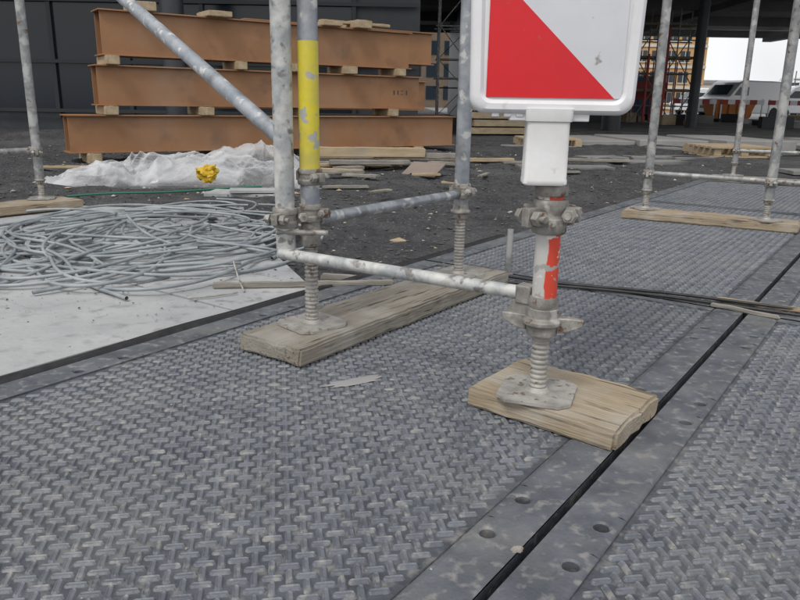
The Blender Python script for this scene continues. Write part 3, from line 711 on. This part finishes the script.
ob3=empty('office_block'); b=B(); b.abox(0,16,95,108,-.1,12); b.obj('walls','brownwall',ob3)
b=B()
for j in range(4):
    for i in range(7): b.abox(.6+i*2.2,2.1+i*2.2,94.9,94.99,1+2.7*j,2.6+2.7*j)
b.obj('windows','glass',ob3)

# ---------------------------------------------------------------- vehicles
def vehicle(name,x,y,ang,prof,W,wheels,wr,glasses):
    e=empty(name); f=horiz(ang); s_=V(-f.y,f.x,0); p0=V(x,y,-.03)
    b=B(); rings=[]
    for (o_,k) in((-W/2,.94),(-W/2+.08,1),(W/2-.08,1),(W/2,.94)):
        cz=1.0
        rings.append([p0+f*(px*(1 if k==1 else .99))+s_*o_+UP*(cz+(pz-cz)*k) for px,pz in prof])
    loft(b,rings); b.obj('body','carwhite',e,sharp=25)
    b=B()
    for wx in wheels:
        for sg in(-1,1):
            c=p0+f*wx+s_*(sg*(W/2-.1)-.11)+UP*wr; b.lathe(c,s_,[(0,wr*.6),(0,wr),(.22,wr),(.22,wr*.6)],18)
    b.obj('wheels','tyre',e)
    b=B()
    for g_ in glasses: b.add([p0+f*a+s_*o_+UP*z for a,o_,z in g_],[tuple(range(len(g_)))])
    b.obj('windows','glass',e,smooth=False)
vp=[(-2.6,.45),(-2.6,1.9),(-2.4,2.1),(.9,2.12),(1.2,2.0),(1.9,1.25),(2.5,1.1),(2.65,.9),(2.65,.4),(2.1,.33),(-2.1,.33)]
w=.985
gl=[[(.5,-w,1.3),(1.6,-w,1.3),(1.2,-w,1.75),(.5,-w,1.75)],[(.5,w,1.3),(1.6,w,1.3),(1.2,w,1.75),(.5,w,1.75)],[(1.88,-.74,1.33),(1.88,.74,1.33),(1.36,.66,1.88),(1.36,-.66,1.88)],[(2.67,-.35,.6),(2.67,.35,.6),(2.67,.35,.75),(2.67,-.35,.75)]]
vehicle('delivery_van',19.3,43,math.radians(-155),vp,1.95,(-1.7,1.7),.34,gl)
tp=[(-3.4,.6),(-3.4,2.9),(1.0,2.9),(1.02,1.2),(1.3,1.2),(1.32,2.6),(2.3,2.6),(2.75,1.7),(2.85,.5),(-3.4,.5)]
gl2=[[(2.82,-.95,1.7),(2.82,.95,1.7),(2.4,.95,2.5),(2.4,-.95,2.5)],[(2.0,-1.16,1.6),(2.6,-1.16,1.6),(2.3,-1.16,2.4),(1.6,-1.16,2.4)],[(2.0,1.16,1.6),(2.6,1.16,1.6),(2.3,1.16,2.4),(1.6,1.16,2.4)]]
vehicle('box_truck',30.5,58,math.radians(-140),tp,2.3,(-2.2,2.0),.48,gl2)
vehicle('delivery_van',27,50,math.radians(170),vp,1.95,(-1.7,1.7),.34,gl)
vehicle('delivery_van',25,62,math.radians(185),vp,1.95,(-1.7,1.7),.34,gl)
b=B()
for i in range(26):
    a=horiz(random.uniform(0,3)); s_=random.uniform(.1,.4); b.box(V(random.uniform(9,16),random.uniform(24,36),s_*.4),(a,V(-a.y,a.x,0),UP),(s_*1.3,s_*.6,s_*.5),random.randrange(3))
for i in range(20):
    a=horiz(random.uniform(0,3)); s_=random.uniform(.1,.3); b.box(V(random.uniform(17,30),random.uniform(32,48),s_*.4),(a,V(-a.y,a.x,0),UP),(s_*1.3,s_*.6,s_*.5),random.randrange(3))
b.obj('building_materials',['concrete','timber','darkwall'],bevel=.01)
for x_,y_ in((52,95),(61,100)):
    e=empty('street_lamp'); b=B(); b.lathe(V(x_,y_,-.05),UP,[(0,.14),(8,.08)],8); b.lathe(V(x_,y_,7.9),V(-1,0,.1),[(0,.06),(1.6,.05)],6); b.box(V(x_-1.8,y_,8.05),(V(1,0,0),V(0,1,0),UP),(.35,.14,.06)); b.obj('mast','galv_dark',e)

# ---------------------------------------------------------------- light, world, camera
el,az=math.radians(55),math.radians(-150)
sd=V(math.sin(az)*math.cos(el),math.cos(az)*math.cos(el),math.sin(el))
W=bpy.data.worlds.new("World"); S.world=W; W.use_nodes=True; nt=W.node_tree
sk=nt.nodes.new('ShaderNodeTexSky'); sk.sky_type='NISHITA'; sk.sun_disc=False; sk.sun_elevation=el; sk.sun_rotation=az; sk.dust_density=6; sk.air_density=1.2; sk.ozone_density=.6
tc=nt.nodes.new('ShaderNodeTexCoord'); nz=nt.nodes.new('ShaderNodeTexNoise'); nz.inputs['Scale'].default_value=2.2; nz.inputs['Detail'].default_value=3
nt.links.new(tc.outputs['Generated'],nz.inputs['Vector'])
mr=nt.nodes.new('ShaderNodeMapRange'); mr.inputs['From Min'].default_value=.3; mr.inputs['From Max'].default_value=.6; mr.inputs['To Min'].default_value=.55; mr.inputs['To Max'].default_value=.95
nt.links.new(nz.outputs['Fac'],mr.inputs['Value'])
mx=nt.nodes.new('ShaderNodeMix'); mx.data_type='RGBA'; mx.inputs[7].default_value=(7.3,7.4,7.6,1)
nt.links.new(mr.outputs['Result'],mx.inputs[0]); nt.links.new(sk.outputs[0],mx.inputs[6])
bg=nt.nodes['Background']; nt.links.new(mx.outputs[2],bg.inputs[0]); bg.inputs[1].default_value=.15
sl=bpy.data.lights.new('sun','SUN'); sl.energy=1.4; sl.angle=math.radians(14); sl.color=(1,.97,.93)
so=link(bpy.data.objects.new('sun',sl)); so.rotation_euler=sd.to_track_quat('Z','Y').to_euler()
cam=bpy.data.cameras.new('camera'); cam.sensor_width=36; cam.lens=32.4; cam.clip_start=.02; cam.clip_end=3000
co=link(bpy.data.objects.new('camera',cam))
rgt=V(.99985,.004635,.016826).normalized(); bk=V(0,-.9641,.2656).normalized(); upv=bk.cross(rgt).normalized(); rgt=upv.cross(bk)
co.matrix_world=Matrix.Translation((0,0,.62))@Matrix((rgt,upv,bk)).transposed().to_4x4()
S.camera=co
S.view_settings.view_transform='Standard'; S.view_settings.look='None'; S.view_settings.exposure=0
